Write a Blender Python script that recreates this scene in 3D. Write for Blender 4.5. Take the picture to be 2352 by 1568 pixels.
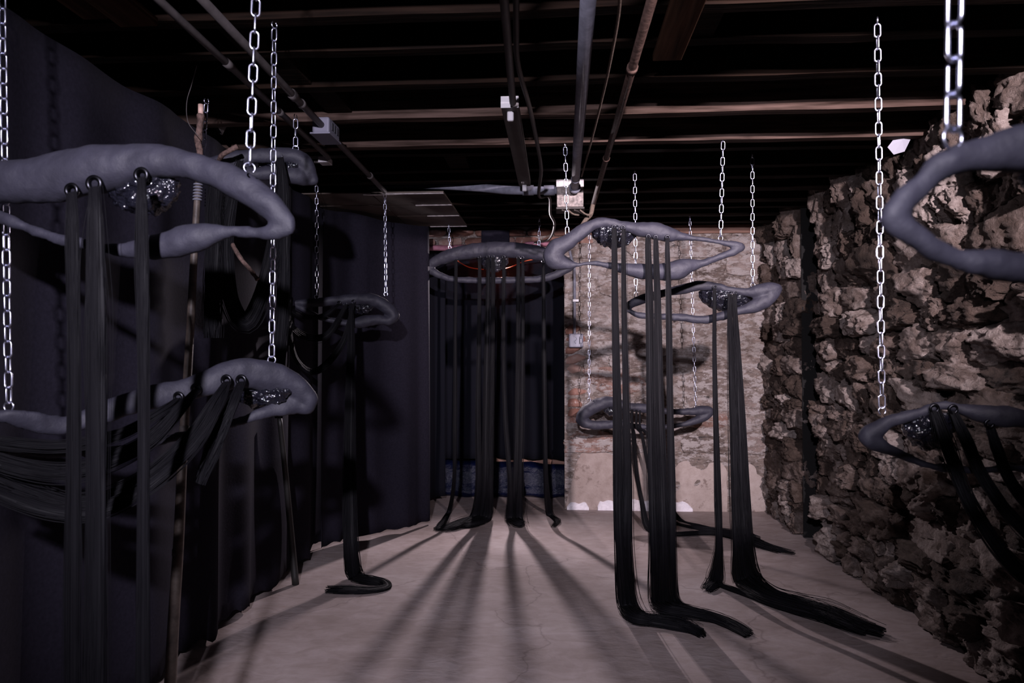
import bpy, bmesh, math, random
import numpy as np
from mathutils import Vector, Matrix, Euler, noise

for o in list(bpy.data.objects): bpy.data.objects.remove(o)
SC = bpy.context.scene
COL = SC.collection
R = random.Random(11)

# ------------------------------------------------------------------ camera
W, H, FPX = 2352, 1568, 1568.0
CAMZ = 1.17
VPX, VPY = 1280.0, 815.0                       # where the long axis of the room vanishes
yaw = math.atan((VPX - W/2)/FPX)
pitch = math.atan((VPY - H/2)/math.hypot(FPX, VPX - W/2))
cam_d = bpy.data.cameras.new('camera'); cam = bpy.data.objects.new('camera', cam_d); COL.objects.link(cam)
cam.location = (0, 0, CAMZ)
cam.rotation_euler = (math.pi/2 + pitch, 0, yaw)
cam_d.sensor_width = 36.0; cam_d.lens = FPX/W*36.0
cam_d.clip_start = 0.05
cam_d.dof.use_dof = True; cam_d.dof.focus_distance = 3.4; cam_d.dof.aperture_fstop = 5.0
SC.camera = cam
CM = Euler(cam.rotation_euler).to_matrix()

def ray(x, y):
    return CM @ Vector((x - W/2, H/2 - y, -FPX))
def P(x, y, Y):
    d = ray(x, y); return Vector((0, 0, CAMZ)) + d*(Y/d.y)
def FL(x, y, z=0.0):
    d = ray(x, y); return Vector((0, 0, CAMZ)) + d*((z - CAMZ)/d.z)
def PZ(x, y, z):
    return FL(x, y, z)

# ------------------------------------------------------------------ world, lights, exposure
SC.view_settings.view_transform = 'Standard'; SC.view_settings.look = 'None'
SC.view_settings.gamma = 1.0; SC.view_settings.use_curve_mapping = False
SC.view_settings.exposure = 0.0
wd = bpy.data.worlds.new('dark_cellar'); SC.world = wd; wd.use_nodes = True
wd.node_tree.nodes['Background'].inputs[0].default_value = (0.75, 0.72, 1.0, 1)
wd.node_tree.nodes['Background'].inputs[1].default_value = 0.006

def spot(name, loc, target, watts, color, cone, blend, radius):
    l = bpy.data.lights.new(name, 'SPOT'); l.energy = watts; l.color = color
    l.spot_size = math.radians(cone); l.spot_blend = blend; l.shadow_soft_size = radius
    o = bpy.data.objects.new(name, l); COL.objects.link(o); o.location = loc
    o.rotation_euler = (Vector(target) - Vector(loc)).to_track_quat('-Z', 'Y').to_euler()
    return o
KEYCOL = (1.0, 0.85, 0.93)
spot('spot_light_right', (1.0, -0.15, 2.09), (0.72, 5.2, 1.62), 1120, KEYCOL, 50, 0.8, 0.035)
spot('spot_light_left', (-0.20, -0.8, 1.93), (-0.42, 3.2, 1.18), 450, (0.90, 0.84, 1.0), 66, 0.75, 0.04)
spot('spot_light_rear', (-0.47, 5.58, 1.93), (-0.25, 2.2, 0.0), 215, KEYCOL, 94, 0.8, 0.022)

# ------------------------------------------------------------------ materials
def mat(name):
    m = bpy.data.materials.new(name); m.use_nodes = True
    return m, m.node_tree, m.node_tree.nodes['Principled BSDF']
def N(nt, t, **kw):
    n = nt.nodes.new(t)
    for k, v in kw.items():
        if k.startswith('i_'): n.inputs[k[2:].replace('_', ' ')].default_value = v
        else: setattr(n, k, v)
    return n
def ramp(nt, fac, stops):
    r = nt.nodes.new('ShaderNodeValToRGB'); e = r.color_ramp.elements
    while len(e) < len(stops): e.new(0.5)
    for i, (p, c) in enumerate(stops):
        e[i].position = p; e[i].color = (c[0], c[1], c[2], 1)
    nt.links.new(fac, r.inputs[0]); return r
def noise_bump(nt, b, scale, strength, dist=0.01, coord='Object', detail=8.0, rough=0.6):
    tc = N(nt, 'ShaderNodeTexCoord'); n = N(nt, 'ShaderNodeTexNoise')
    n.inputs['Scale'].default_value = scale; n.inputs['Detail'].default_value = detail
    n.inputs['Roughness'].default_value = rough
    nt.links.new(tc.outputs[coord], n.inputs['Vector'])
    bp = N(nt, 'ShaderNodeBump'); bp.inputs['Strength'].default_value = strength; bp.inputs['Distance'].default_value = dist
    nt.links.new(n.outputs['Fac'], bp.inputs['Height']); nt.links.new(bp.outputs[0], b.inputs['Normal'])
    return n, bp
def simple(name, col, rough=0.6, metal=0.0, spec=0.5, bump=None, vary=0.0, coat=0.0):
    m, nt, b = mat(name)
    b.inputs['Base Color'].default_value = (*col, 1); b.inputs['Roughness'].default_value = rough
    b.inputs['Metallic'].default_value = metal; b.inputs['Specular IOR Level'].default_value = spec
    b.inputs['Coat Weight'].default_value = coat
    if bump:
        n, bp = noise_bump(nt, b, bump[0], bump[1], bump[2] if len(bump) > 2 else 0.01)
        if vary:
            lo = tuple(c*(1 - vary) for c in col); hi = tuple(min(1, c*(1 + vary)) for c in col)
            r = ramp(nt, n.outputs['Fac'], [(0.3, lo), (0.7, hi)])
            nt.links.new(r.outputs[0], b.inputs['Base Color'])
    return m
M = {}
M['clay'] = simple('grey_clay', (0.029, 0.028, 0.042), 0.62, 0, 0.45, (28, 0.5, 0.006), 0.16)
M['metal'] = simple('galvanised_steel', (0.80, 0.82, 1.0), 0.30, 1.0)
M['eyelet'] = simple('dark_eyelet_metal', (0.045, 0.045, 0.052), 0.34, 1.0)
M['hair'] = simple('black_hair', (0.0056, 0.0053, 0.0070), 0.6, 0, 0.14)
M['black_cloth'] = simple('black_cloth', (0.017, 0.0152, 0.0245), 0.95, 0, 0.12, (90, 0.25, 0.003), 0.2)
M['navy_cloth'] = simple('navy_cloth', (0.0045, 0.0048, 0.009), 0.9, 0, 0.15, (40, 0.2, 0.003))
M['tarp'] = simple('navy_tarp', (0.002, 0.004, 0.020), 0.22, 0, 0.22, (11, 0.6, 0.04))
M['pipe_grey'] = simple('grey_painted_pipe', (0.19, 0.19, 0.235), 0.6, 0.0, 0.3, (30, 0.25, 0.003), 0.25)
M['pipe_rust'] = simple('rusty_pipe', (0.07, 0.042, 0.034), 0.75, 0.0, 0.15, (60, 0.6, 0.004), 0.5)
M['conduit'] = simple('steel_conduit', (0.085, 0.073, 0.073), 0.6, 0.1, 0.5, (25, 0.2, 0.002), 0.3)
M['fixture'] = simple('dusty_enamel', (0.085, 0.074, 0.070), 0.6, 0.0, 0.2, (12, 0.1, 0.002), 0.2)
M['white_plastic'] = simple('white_plastic', (0.50, 0.48, 0.50), 0.4)
M['grey_plastic'] = simple('grey_plastic', (0.20, 0.195, 0.25), 0.45)
M['paper'] = simple('white_paper', (0.34, 0.34, 0.40), 0.7, bump=(20, 0.3, 0.004))
M['ink'] = simple('ink', (0.03, 0.03, 0.04), 0.6)
M['cable'] = simple('dark_cable', (0.035, 0.026, 0.023), 0.6)
M['orange'] = simple('orange_cord', (0.85, 0.16, 0.05), 0.5)
M['pink'] = simple('pink_sheet', (0.50, 0.20, 0.27), 0.6, bump=(18, 0.6, 0.02), vary=0.35)
M['bark'] = simple('twig_bark', (0.15, 0.095, 0.08), 0.85, 0, 0.3, (70, 1.0, 0.006), 0.55)
M['cutwood'] = simple('fresh_cut_wood', (0.72, 0.48, 0.40), 0.7, bump=(60, 0.3, 0.002), vary=0.2)
M['pole'] = simple('weathered_pole', (0.10, 0.078, 0.066), 0.5, 0, 0.4, (26, 0.5, 0.004), 0.5)
M['rod'] = simple('dark_rod', (0.018, 0.017, 0.016), 0.5)
M['rope'] = simple('pale_rope', (0.15, 0.11, 0.085), 0.9, bump=(120, 0.8, 0.004), vary=0.4)
M['dark'] = simple('unlit_masonry', (0.005, 0.0045, 0.0045), 0.95)  # near-black: shade of the groove and alcove is put into the colour
M['panel'] = simple('brown_ceiling_board', (0.10, 0.075, 0.062), 0.6, 0, 0.4, (7, 0.15, 0.004), 0.35)
M['tape'] = simple('white_seam_tape', (0.50, 0.45, 0.45), 0.4, bump=(40, 0.3, 0.003), vary=0.4)
M['boxface'] = simple('stained_box_paint', (0.26, 0.215, 0.20), 0.7, bump=(45, 0.6, 0.004), vary=0.75)

def wood(name, a, b_, scale=(1.2, 18, 18)):
    m, nt, b = mat(name)
    tc = N(nt, 'ShaderNodeTexCoord'); mp = N(nt, 'ShaderNodeMapping'); mp.inputs['Scale'].default_value = scale
    n = N(nt, 'ShaderNodeTexNoise'); n.inputs['Scale'].default_value = 3; n.inputs['Detail'].default_value = 9
    nt.links.new(tc.outputs['Object'], mp.inputs[0]); nt.links.new(mp.outputs[0], n.inputs['Vector'])
    r = ramp(nt, n.outputs['Fac'], [(0.32, a), (0.68, b_)]); nt.links.new(r.outputs[0], b.inputs['Base Color'])
    bp = N(nt, 'ShaderNodeBump'); bp.inputs['Strength'].default_value = 0.5; bp.inputs['Distance'].default_value = 0.005
    nt.links.new(n.outputs['Fac'], bp.inputs['Height']); nt.links.new(bp.outputs[0], b.inputs['Normal'])
    b.inputs['Roughness'].default_value = 0.85; b.inputs['Specular IOR Level'].default_value = 0.08
    return m
M['joist'] = wood('old_joist_wood', (0.0035, 0.002, 0.0014), (0.016, 0.0085, 0.0055))
M['joist_lit'] = wood('lit_joist_wood', (0.018, 0.011, 0.008), (0.10, 0.065, 0.054))  # paler copy of the joist wood: lamplight on two joists put into the colour
M['batten'] = wood('brown_batten', (0.028, 0.014, 0.008), (0.07, 0.034, 0.020), (18, 1.2, 18))
M['lintel'] = wood('lintel_wood', (0.22, 0.12, 0.09), (0.40, 0.24, 0.19))

# iris: glossy lumpy resin
m, nt, b = mat('wet_black_resin'); M['iris'] = m
b.inputs['Base Color'].default_value = (0.010, 0.010, 0.016, 1); b.inputs['Roughness'].default_value = 0.10
b.inputs['Specular IOR Level'].default_value = 0.9; b.inputs['Coat Weight'].default_value = 0.8
noise_bump(nt, b, 36, 1.0, 0.02, detail=3.0)

# concrete floor
m, nt, b = mat('worn_concrete'); M['floor'] = m
tc = N(nt, 'ShaderNodeTexCoord')
n1 = N(nt, 'ShaderNodeTexNoise'); n1.inputs['Scale'].default_value = 1.6; n1.inputs['Detail'].default_value = 10; n1.inputs['Roughness'].default_value = 0.62
n2 = N(nt, 'ShaderNodeTexNoise'); n2.inputs['Scale'].default_value = 55; n2.inputs['Detail'].default_value = 6
mp = N(nt, 'ShaderNodeMapping'); mp.inputs['Scale'].default_value = (1.0, 2.0, 1.0); mp.inputs['Rotation'].default_value = (0, 0, 0.25)
n3 = N(nt, 'ShaderNodeTexNoise'); n3.inputs['Scale'].default_value = 9; n3.inputs['Detail'].default_value = 8; n3.inputs['Distortion'].default_value = 1.2
nw = N(nt, 'ShaderNodeTexNoise'); nw.inputs['Scale'].default_value = 3.0; nw.inputs['Detail'].default_value = 4
vo = N(nt, 'ShaderNodeTexVoronoi', feature='DISTANCE_TO_EDGE'); vo.inputs['Scale'].default_value = 0.75
for n in (n1, n2, nw): nt.links.new(tc.outputs['Object'], n.inputs['Vector'])
nt.links.new(tc.outputs['Object'], mp.inputs[0]); nt.links.new(mp.outputs[0], n3.inputs['Vector'])
va = N(nt, 'ShaderNodeVectorMath', operation='MULTIPLY_ADD'); va.inputs[1].default_value = (0.5, 0.5, 0.5)
nt.links.new(nw.outputs['Color'], va.inputs[0]); nt.links.new(tc.outputs['Object'], va.inputs[2]); nt.links.new(va.outputs[0], vo.inputs['Vector'])
r1 = ramp(nt, n1.outputs['Fac'], [(0.28, (0.22, 0.172, 0.155)), (0.5, (0.33, 0.272, 0.258)), (0.72, (0.43, 0.372, 0.36))])
r3 = ramp(nt, n3.outputs['Fac'], [(0.32, (0.86, 0.84, 0.82)), (0.68, (1.05, 1.05, 1.07))])
mx = N(nt, 'ShaderNodeMix', data_type='RGBA', blend_type='MULTIPLY'); mx.inputs['Factor'].default_value = 1.0
nt.links.new(r1.outputs[0], mx.inputs['A']); nt.links.new(r3.outputs[0], mx.inputs['B'])
rc = ramp(nt, vo.outputs['Distance'], [(0.0, (0.72, 0.70, 0.70)), (0.006, (1, 1, 1))])
mx2 = N(nt, 'ShaderNodeMix', data_type='RGBA', blend_type='MULTIPLY'); mx2.inputs['Factor'].default_value = 1.0
nt.links.new(mx.outputs['Result'], mx2.inputs['A']); nt.links.new(rc.outputs[0], mx2.inputs['B'])
nt.links.new(mx2.outputs['Result'], b.inputs['Base Color'])
ad = N(nt, 'ShaderNodeMath', operation='MULTIPLY_ADD'); ad.inputs[1].default_value = 0.35
nt.links.new(n2.outputs['Fac'], ad.inputs[0]); nt.links.new(n3.outputs['Fac'], ad.inputs[2])
bp = N(nt, 'ShaderNodeBump'); bp.inputs['Strength'].default_value = 0.5; bp.inputs['Distance'].default_value = 0.008
nt.links.new(ad.outputs[0], bp.inputs['Height']); nt.links.new(bp.outputs[0], b.inputs['Normal'])
b.inputs['Roughness'].default_value = 0.72; b.inputs['Specular IOR Level'].default_value = 0.3

def stone_mat(name, cols, bump, patches=None, rough=0.85, spec=0.3, scale=14):
    m, nt, b = mat(name)
    g = N(nt, 'ShaderNodeNewGeometry'); oi = N(nt, 'ShaderNodeObjectInfo')
    n = N(nt, 'ShaderNodeTexNoise'); n.inputs['Scale'].default_value = scale; n.inputs['Detail'].default_value = 10; n.inputs['Roughness'].default_value = 0.66
    nt.links.new(g.outputs['Position'], n.inputs['Vector'])
    ma = N(nt, 'ShaderNodeMath', operation='MULTIPLY_ADD'); ma.inputs[1].default_value = 0.55; 
    nt.links.new(oi.outputs['Random'], ma.inputs[0])
    sb = N(nt, 'ShaderNodeMath', operation='SUBTRACT'); sb.inputs[1].default_value = 0.27
    nt.links.new(n.outputs['Fac'], sb.inputs[0]); nt.links.new(sb.outputs[0], ma.inputs[2])
    r = ramp(nt, ma.outputs[0], cols); out = r.outputs[0]
    if patches:
        for (sc, lo, hi, col) in patches:
            pn = N(nt, 'ShaderNodeTexNoise'); pn.inputs['Scale'].default_value = sc; pn.inputs['Detail'].default_value = 9; pn.inputs['Roughness'].default_value = 0.7
            nt.links.new(g.outputs['Position'], pn.inputs['Vector'])
            pr = ramp(nt, pn.outputs['Fac'], [(lo, (0, 0, 0)), (hi, (1, 1, 1))])
            mx = N(nt, 'ShaderNodeMix', data_type='RGBA'); nt.links.new(pr.outputs[0], mx.inputs['Factor'])
            nt.links.new(out, mx.inputs['A']); mx.inputs['B'].default_value = (*col, 1); out = mx.outputs['Result']
    nt.links.new(out, b.inputs['Base Color'])
    n2 = N(nt, 'ShaderNodeTexNoise'); n2.inputs['Scale'].default_value = bump[0]; n2.inputs['Detail'].default_value = 12; n2.inputs['Roughness'].default_value = 0.7
    nt.links.new(g.outputs['Position'], n2.inputs['Vector'])
    bp = N(nt, 'ShaderNodeBump'); bp.inputs['Strength'].default_value = bump[1]; bp.inputs['Distance'].default_value = bump[2]
    nt.links.new(n2.outputs['Fac'], bp.inputs['Height']); nt.links.new(bp.outputs[0], b.inputs['Normal'])
    b.inputs['Roughness'].default_value = rough; b.inputs['Specular IOR Level'].default_value = spec
    return m, nt, b
M['rubble'] = stone_mat('rubble_stone', [(0.15, (0.04, 0.026, 0.02)), (0.4, (0.11, 0.076, 0.06)), (0.58, (0.21, 0.16, 0.138)), (0.8, (0.50, 0.42, 0.385))], (20, 1.0, 0.055), rough=0.7, spec=0.3)[0]
M['rubble_mortar'] = stone_mat('rubble_mortar', [(0.1, (0.03, 0.02, 0.016)), (0.8, (0.075, 0.055, 0.046))], (30, 1.0, 0.03))[0]
BACKPATCH = [(6.5, 0.52, 0.60, (0.58, 0.52, 0.50)), (4.6, 0.54, 0.62, (0.085, 0.070, 0.066))]
def mottled(name, cols, sc, bump, white=0.5):
    """weathered masonry: blocks of different tone, crusted with pale lime flecks that run along the courses"""
    m, nt, b = mat(name)
    g = N(nt, 'ShaderNodeNewGeometry'); oi = N(nt, 'ShaderNodeObjectInfo')
    mp = N(nt, 'ShaderNodeMapping'); mp.inputs['Scale'].default_value = (1, 1, 2.3); nt.links.new(g.outputs['Position'], mp.inputs[0])
    def nz(s, d=10, r=0.68):
        n = N(nt, 'ShaderNodeTexNoise'); n.inputs['Scale'].default_value = s; n.inputs['Detail'].default_value = d; n.inputs['Roughness'].default_value = r
        nt.links.new(mp.outputs[0], n.inputs['Vector']); return n.outputs['Fac']
    base = ramp(nt, oi.outputs['Random'], cols); n1 = nz(sc)
    sh = ramp(nt, n1, [(0.33, (0.45, 0.42, 0.40)), (0.52, (1, 1, 1)), (0.7, (1.35, 1.3, 1.28))])
    mx = N(nt, 'ShaderNodeMix', data_type='RGBA', blend_type='MULTIPLY'); mx.inputs['Factor'].default_value = 1.0
    nt.links.new(base.outputs[0], mx.inputs['A']); nt.links.new(sh.outputs[0], mx.inputs['B'])
    out = mx.outputs['Result']
    for (s_, lo, hi, col) in ((9, white, white + 0.05, (0.55, 0.485, 0.465)), (30, 0.57, 0.62, (0.66, 0.60, 0.59)), (5, 0.60, 0.66, (0.07, 0.06, 0.058)), (26, 0.62, 0.66, (0.06, 0.05, 0.048))):
        pr = ramp(nt, nz(s_, 12, 0.74), [(lo, (0, 0, 0)), (hi, (1, 1, 1))])
        m2 = N(nt, 'ShaderNodeMix', data_type='RGBA'); nt.links.new(pr.outputs[0], m2.inputs['Factor'])
        nt.links.new(out, m2.inputs['A']); m2.inputs['B'].default_value = (*col, 1); out = m2.outputs['Result']
    nt.links.new(out, b.inputs['Base Color'])
    bp = N(nt, 'ShaderNodeBump'); bp.inputs['Strength'].default_value = bump[0]; bp.inputs['Distance'].default_value = bump[1]
    nt.links.new(nz(18, 14, 0.75), bp.inputs['Height']); nt.links.new(bp.outputs[0], b.inputs['Normal'])
    b.inputs['Roughness'].default_value = 0.9; b.inputs['Specular IOR Level'].default_value = 0.2
    return m
M['back_stone'] = mottled('whitewashed_stone', [(0.0, (0.19, 0.145, 0.125)), (0.25, (0.40, 0.32, 0.285)), (0.55, (0.32, 0.25, 0.225)), (0.86, (0.46, 0.385, 0.355)), (1.0, (0.33, 0.18, 0.14))], 12, (1.0, 0.03), 0.49)
M['back_mortar'] = mottled('pale_mortar', [(0.0, (0.30, 0.24, 0.21)), (1.0, (0.30, 0.24, 0.21))], 16, (1.0, 0.03), 0.50)
M['brick'] = stone_mat('old_red_brick', [(0.1, (0.15, 0.07, 0.052)), (0.5, (0.26, 0.135, 0.105)), (0.9, (0.36, 0.25, 0.215))], (40, 0.6, 0.006), [(14, 0.56, 0.66, (0.42, 0.34, 0.31))])[0]
M['plaster'] = stone_mat('cracked_plaster', [(0.1, (0.26, 0.20, 0.175)), (0.5, (0.40, 0.33, 0.30)), (0.9, (0.52, 0.45, 0.43))], (20, 0.7, 0.012), [(7, 0.55, 0.62, (0.20, 0.15, 0.13))])[0]
M['limewash'] = simple('white_limewash', (0.72, 0.68, 0.72), 0.8, bump=(40, 0.6, 0.006), vary=0.15)

# ------------------------------------------------------------------ helpers
def tag(o, label=None, cat=None, group=None, kind=None):
    if label: o['label'] = label
    if cat: o['category'] = cat
    if group: o['group'] = group
    if kind: o['kind'] = kind
    return o
def meshobj(name, verts, faces, m, parent=None, smooth=True):
    me = bpy.data.meshes.new(name); me.from_pydata([tuple(v) for v in verts], [], faces); me.update()
    if smooth: me.polygons.foreach_set('use_smooth', [True]*len(me.polygons))
    if m: me.materials.append(m)
    o = bpy.data.objects.new(name, me); COL.objects.link(o)
    if parent: 
        o.parent = parent; o.matrix_parent_inverse = Matrix.Translation(-parent.location)
    return o
def empty(name, loc=(0, 0, 0)):
    o = bpy.data.objects.new(name, None); COL.objects.link(o); o.location = loc; o.empty_display_size = 0.05
    return o
def fromdata(name, me, loc, rot, scale, parent=None):
    o = bpy.data.objects.new(name, me); COL.objects.link(o)
    if parent:
        o.parent = parent; o.matrix_parent_inverse = Matrix.Translation(-parent.location)
    o.location = loc
    if isinstance(rot, Matrix): o.rotation_euler = rot.to_euler()
    else: o.rotation_euler = rot
    o.scale = scale
    return o
class MB:
    def __init__(s): s.v = []; s.f = []
    def add(s, v, f):
        k = len(s.v); s.v += [tuple(p) for p in v]; s.f += [tuple(i + k for i in q) for q in f]; return s
    def box(s, lo, hi):
        x0, y0, z0 = lo; x1, y1, z1 = hi
        return s.add([(x0,y0,z0),(x1,y0,z0),(x1,y1,z0),(x0,y1,z0),(x0,y0,z1),(x1,y0,z1),(x1,y1,z1),(x0,y1,z1)],
                     [(3,2,1,0),(4,5,6,7),(0,1,5,4),(1,2,6,5),(2,3,7,6),(3,0,4,7)])
    def tube(s, pts, rad, seg=10, cap=True):
        v, f = tube_geo(pts, rad, seg, cap); return s.add(v, f)
    def build(s, name, m, parent=None, smooth=True, bevel=0.0):
        o = meshobj(name, s.v, s.f, m, parent, smooth)
        if bevel:
            md = o.modifiers.new('bevel', 'BEVEL'); md.width = bevel; md.segments = 2; md.limit_method = 'ANGLE'
        return o
def catmull(pts, n, closed=False):
    """pts: (k, c) array -> (n, c) smooth samples"""
    A = np.asarray(pts, float); k = len(A)
    if closed: ext = np.vstack([A[-1:], A, A[:2]]); segs = k
    else: ext = np.vstack([2*A[:1] - A[1:2], A, 2*A[-1:] - A[-2:-1]]); segs = k - 1
    t = np.linspace(0, segs, n, endpoint=not closed)
    i = np.minimum(t.astype(int), segs - 1); u = (t - i)[:, None]
    p0, p1, p2, p3 = ext[i], ext[i+1], ext[i+2], ext[i+3]
    return 0.5*((2*p1) + (-p0 + p2)*u + (2*p0 - 5*p1 + 4*p2 - p3)*u*u + (-p0 + 3*p1 - 3*p2 + p3)*u**3)
def frames(C, up0=None):
    C = np.asarray(C, float); T = np.gradient(C, axis=0); T /= (np.linalg.norm(T, axis=1)[:, None] + 1e-12)
    S = np.zeros_like(C)
    a = np.array(up0 if up0 is not None else ((1, 0, 0) if abs(T[0][0]) < 0.8 else (0, 0, 1)), float)
    s = a - T[0]*a.dot(T[0]); s /= np.linalg.norm(s); S[0] = s
    for i in range(1, len(C)):
        s = S[i-1] - T[i]*S[i-1].dot(T[i]); S[i] = s/(np.linalg.norm(s) + 1e-12)
    return T, S, np.cross(T, S)
def tube_geo(pts, rad, seg=10, cap=True):
    C = np.array([tuple(p) for p in pts], float); n = len(C)
    r = np.full(n, rad) if np.isscalar(rad) else np.asarray(rad, float)
    T, S, B = frames(C)
    v = []; f = []
    for i in range(n):
        for j in range(seg):
            a = 2*math.pi*j/seg
            v.append(C[i] + r[i]*(math.cos(a)*S[i] + math.sin(a)*B[i]))
    for i in range(n - 1):
        for j in range(seg):
            f.append((i*seg + j, i*seg + (j+1) % seg, (i+1)*seg + (j+1) % seg, (i+1)*seg + j))
    if cap:
        f.append(tuple(range(seg))[::-1]); f.append(tuple((n-1)*seg + j for j in range(seg)))
    return v, f
def smooth_pts(pts, n=40): return catmull([tuple(p) for p in pts], n)
def stuctag(o, label, cat): return tag(o, label, cat, kind='structure')

# ------------------------------------------------------------------ the setting
DB = 5.23                 # back wall plane
XR = 1.585                # right wall plane
XL = -1.42                # left curtain plane
ZC = 2.12                 # underside of the joists
fl = MB().box((-1.75, -2.2, -0.12), (2.0, 7.0, 0.0)).build('floor', M['floor'], smooth=False)
stuctag(fl, 'worn grey concrete floor with fine cracks', 'floor')

ce = MB().box((-1.75, -2.2, ZC + 0.19), (2.0, 7.0, ZC + 0.23)).build('ceiling', M['joist'], smooth=False)
stuctag(ce, 'dark wooden ceiling of open joists and boards', 'ceiling')
jy = [-1.9, -1.55, -1.2, -0.9, -0.6, -0.28, 0.04, 0.36, 0.68, 1.0, 1.3, 1.6, 1.88, 2.10, 2.38, 2.665, 2.985, 3.21, 3.5, 3.72, 3.99, 4.27, 4.47, 4.70, 4.95]
jme = None
for i, y in enumerate(jy):
    mb = MB(); n = 24; x0, x1 = -1.7, 1.75; dz = R.uniform(-0.004, 0.004)
    if i in (15, 16): dz -= (0.014 if i == 15 else 0.032)  # the two lit-looking joists sit lower to catch more light
    for k in range(n + 1):                                   # slightly crooked sawn timber
        x = x0 + (x1 - x0)*k/n; w = 0.024 + 0.002*noise.noise((x*2, y*5, 0)); c = y + 0.006*noise.noise((x*1.3, y*3, 4))
        zb = ZC + dz + 0.006*noise.noise((x*3, y*7, 9))
        for (a, z) in ((-w, zb), (w, zb), (w, ZC + 0.192), (-w, ZC + 0.192)): mb.v.append((x, c + a, z))
    for k in range(n):
        for q in range(4): mb.f.append((k*4 + q, k*4 + 4 + q, k*4 + 4 + (q+1) % 4, k*4 + (q+1) % 4))
    mb.f += [(0, 1, 2, 3), tuple(n*4 + q for q in (3, 2, 1, 0))]
    mb.build('joist', M['joist_lit' if i in (15, 16) else 'joist'], ce, smooth=False)
for (x, y0, y1) in ((-0.92, 2.13, 2.36), (-0.86, 2.41, 2.64), (-0.95, 1.90, 2.08), (0.42, 1.91, 2.08), (0.55, 1.62, 1.86), (-0.5, 3.24, 3.48)):
    MB().box((x - 0.05, y0, ZC + 0.01), (x + 0.05, y1, ZC + 0.19)).build('blocking', M['joist'], ce, smooth=False, bevel=0.003)
for i, (a, b2, w, zz) in enumerate((((290, -60), (320, 62), 0.055, 2.085), ((165, -60), (228, 45), 0.045, 2.10), ((1560, -40), (1532, 140), 0.045, 2.095))):
    p, q = PZ(*a, zz), PZ(*b2, zz)
    xm = q.x
    MB().box((xm - w, 0.9, zz), (xm + w, q.y, zz + 0.024)).build('batten', M['batten'], ce, smooth=False, bevel=0.003)

# ---- stone meshes shared by the walls
def stone_mesh(seed, rough, m, res=9, sq=0.55):
    rr = random.Random(seed); off = Vector((rr.uniform(0, 50), rr.uniform(0, 50), rr.uniform(0, 50)))
    bm = bmesh.new(); bmesh.ops.create_cube(bm, size=2.0)
    bmesh.ops.subdivide_edges(bm, edges=bm.edges, cuts=res - 1, use_grid_fill=True)
    planes = [(Vector((rr.gauss(0, 1), rr.gauss(0, 1), rr.gauss(0, 1))).normalized(), rr.uniform(0.72, 1.05)) for _ in range(9)]
    for v in bm.verts:
        p = v.co.copy(); s = p.normalized()
        q = p.lerp(s*1.18, sq)
        for nrm, d in planes:                                  # chip off facets
            e = q.dot(nrm) - d
            if e > 0: q -= nrm*e*0.85
        f = noise.ridged_multi_fractal(q*1.1 + off, 0.75, 2.2, 7, 1.0, 2.0) - 1.1
        g = 0.6*noise.cell(Vector((q.x*1.7, q.y*1.9, q.z*2.6)) + off)*0.6 + 0.7*noise.noise(q*2.2 + off) + 0.42*noise.noise(Vector((q.x*5, q.y*5, q.z*10)) + off) + 0.22*noise.noise(q*17 + off)
        q += s*(rough*0.42*f + rough*0.55*g)
        v.co = q
    me = bpy.data.meshes.new('stone'); bm.to_mesh(me); bm.free()
    me.polygons.foreach_set('use_smooth', [True]*len(me.polygons)); me.materials.append(m)
    return me

# ---- right wall: rubble
GR0, GR1 = 4.22, 4.52
def rough_sheet(name, x, y0, y1, z0, z1, m, amp, parent=None, thick=0.22):
    """a wall body whose room side (facing -X) is uneven"""
    ny = max(4, int((y1 - y0)/0.04)); nz = int((z1 - z0)/0.045); v = []; f = []
    for a in range(ny + 1):
        for c in range(nz + 1):
            y = y0 + (y1 - y0)*a/ny; z = z0 + (z1 - z0)*c/nz
            v.append((x + amp*noise.multi_fractal(Vector((3, y*5, z*6)), 1.0, 2.0, 4) - amp, y, z))
    for a in range(ny):
        for c in range(nz):
            i = a*(nz + 1) + c; f.append((i, i + 1, i + nz + 2, i + nz + 1))
    mb = MB().add(v, f); mb.box((x + amp, y0, z0), (x + thick, y1, z1))
    return mb.build(name, m, parent)
wr = rough_sheet('wall_right', XR + 0.02, 0.5, GR0, 0.0, 2.13, M['rubble_mortar'], 0.025)
stuctag(wr, 'dark rubble stone wall lit from above', 'wall')
rough_sheet('mortar_bed', XR + 0.02, GR1, DB, 0.0, 2.16, M['rubble_mortar'], 0.025, wr)
MB().box((XR + 0.30, GR0 - 0.02, 0.0), (XR + 0.36, GR1 + 0.05, 2.16)).build('groove_back', M['dark'], wr, False)  # groove faces use the near-black material, its shade painted in
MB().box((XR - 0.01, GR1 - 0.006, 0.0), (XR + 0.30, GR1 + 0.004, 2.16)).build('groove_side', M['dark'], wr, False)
RS = [stone_mesh(100 + i, 0.40, M['rubble'], 22, 0.24) for i in range(22)]
stones = []
z = 0.02; rowi = 0
while z < 2.06:
    h = R.choice((0.085, 0.11, 0.13, 0.15, 0.18)) if z < 1.75 else R.uniform(0.15, 0.2)
    if z + h > 2.02: h = 2.16 - z
    y = 1.55 + R.uniform(-0.1, 0.1)
    while y < DB - 0.03:
        w = h*R.uniform(0.9, 2.6) if z < 1.7 else h*R.uniform(0.55, 1.3)
        w = max(0.09, min(w, 0.40))
        if y < GR0 and y + w > GR0 - 0.05: w = GR0 - y
        if GR0 - 0.001 <= y < GR1: y = GR1; continue
        if y + w > DB - 0.06: w = DB - y
        if w > 0.03: stones.append((y, z, w, h))
        y += w
    z += h; rowi += 1
print('rubble stones', len(stones))
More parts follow.
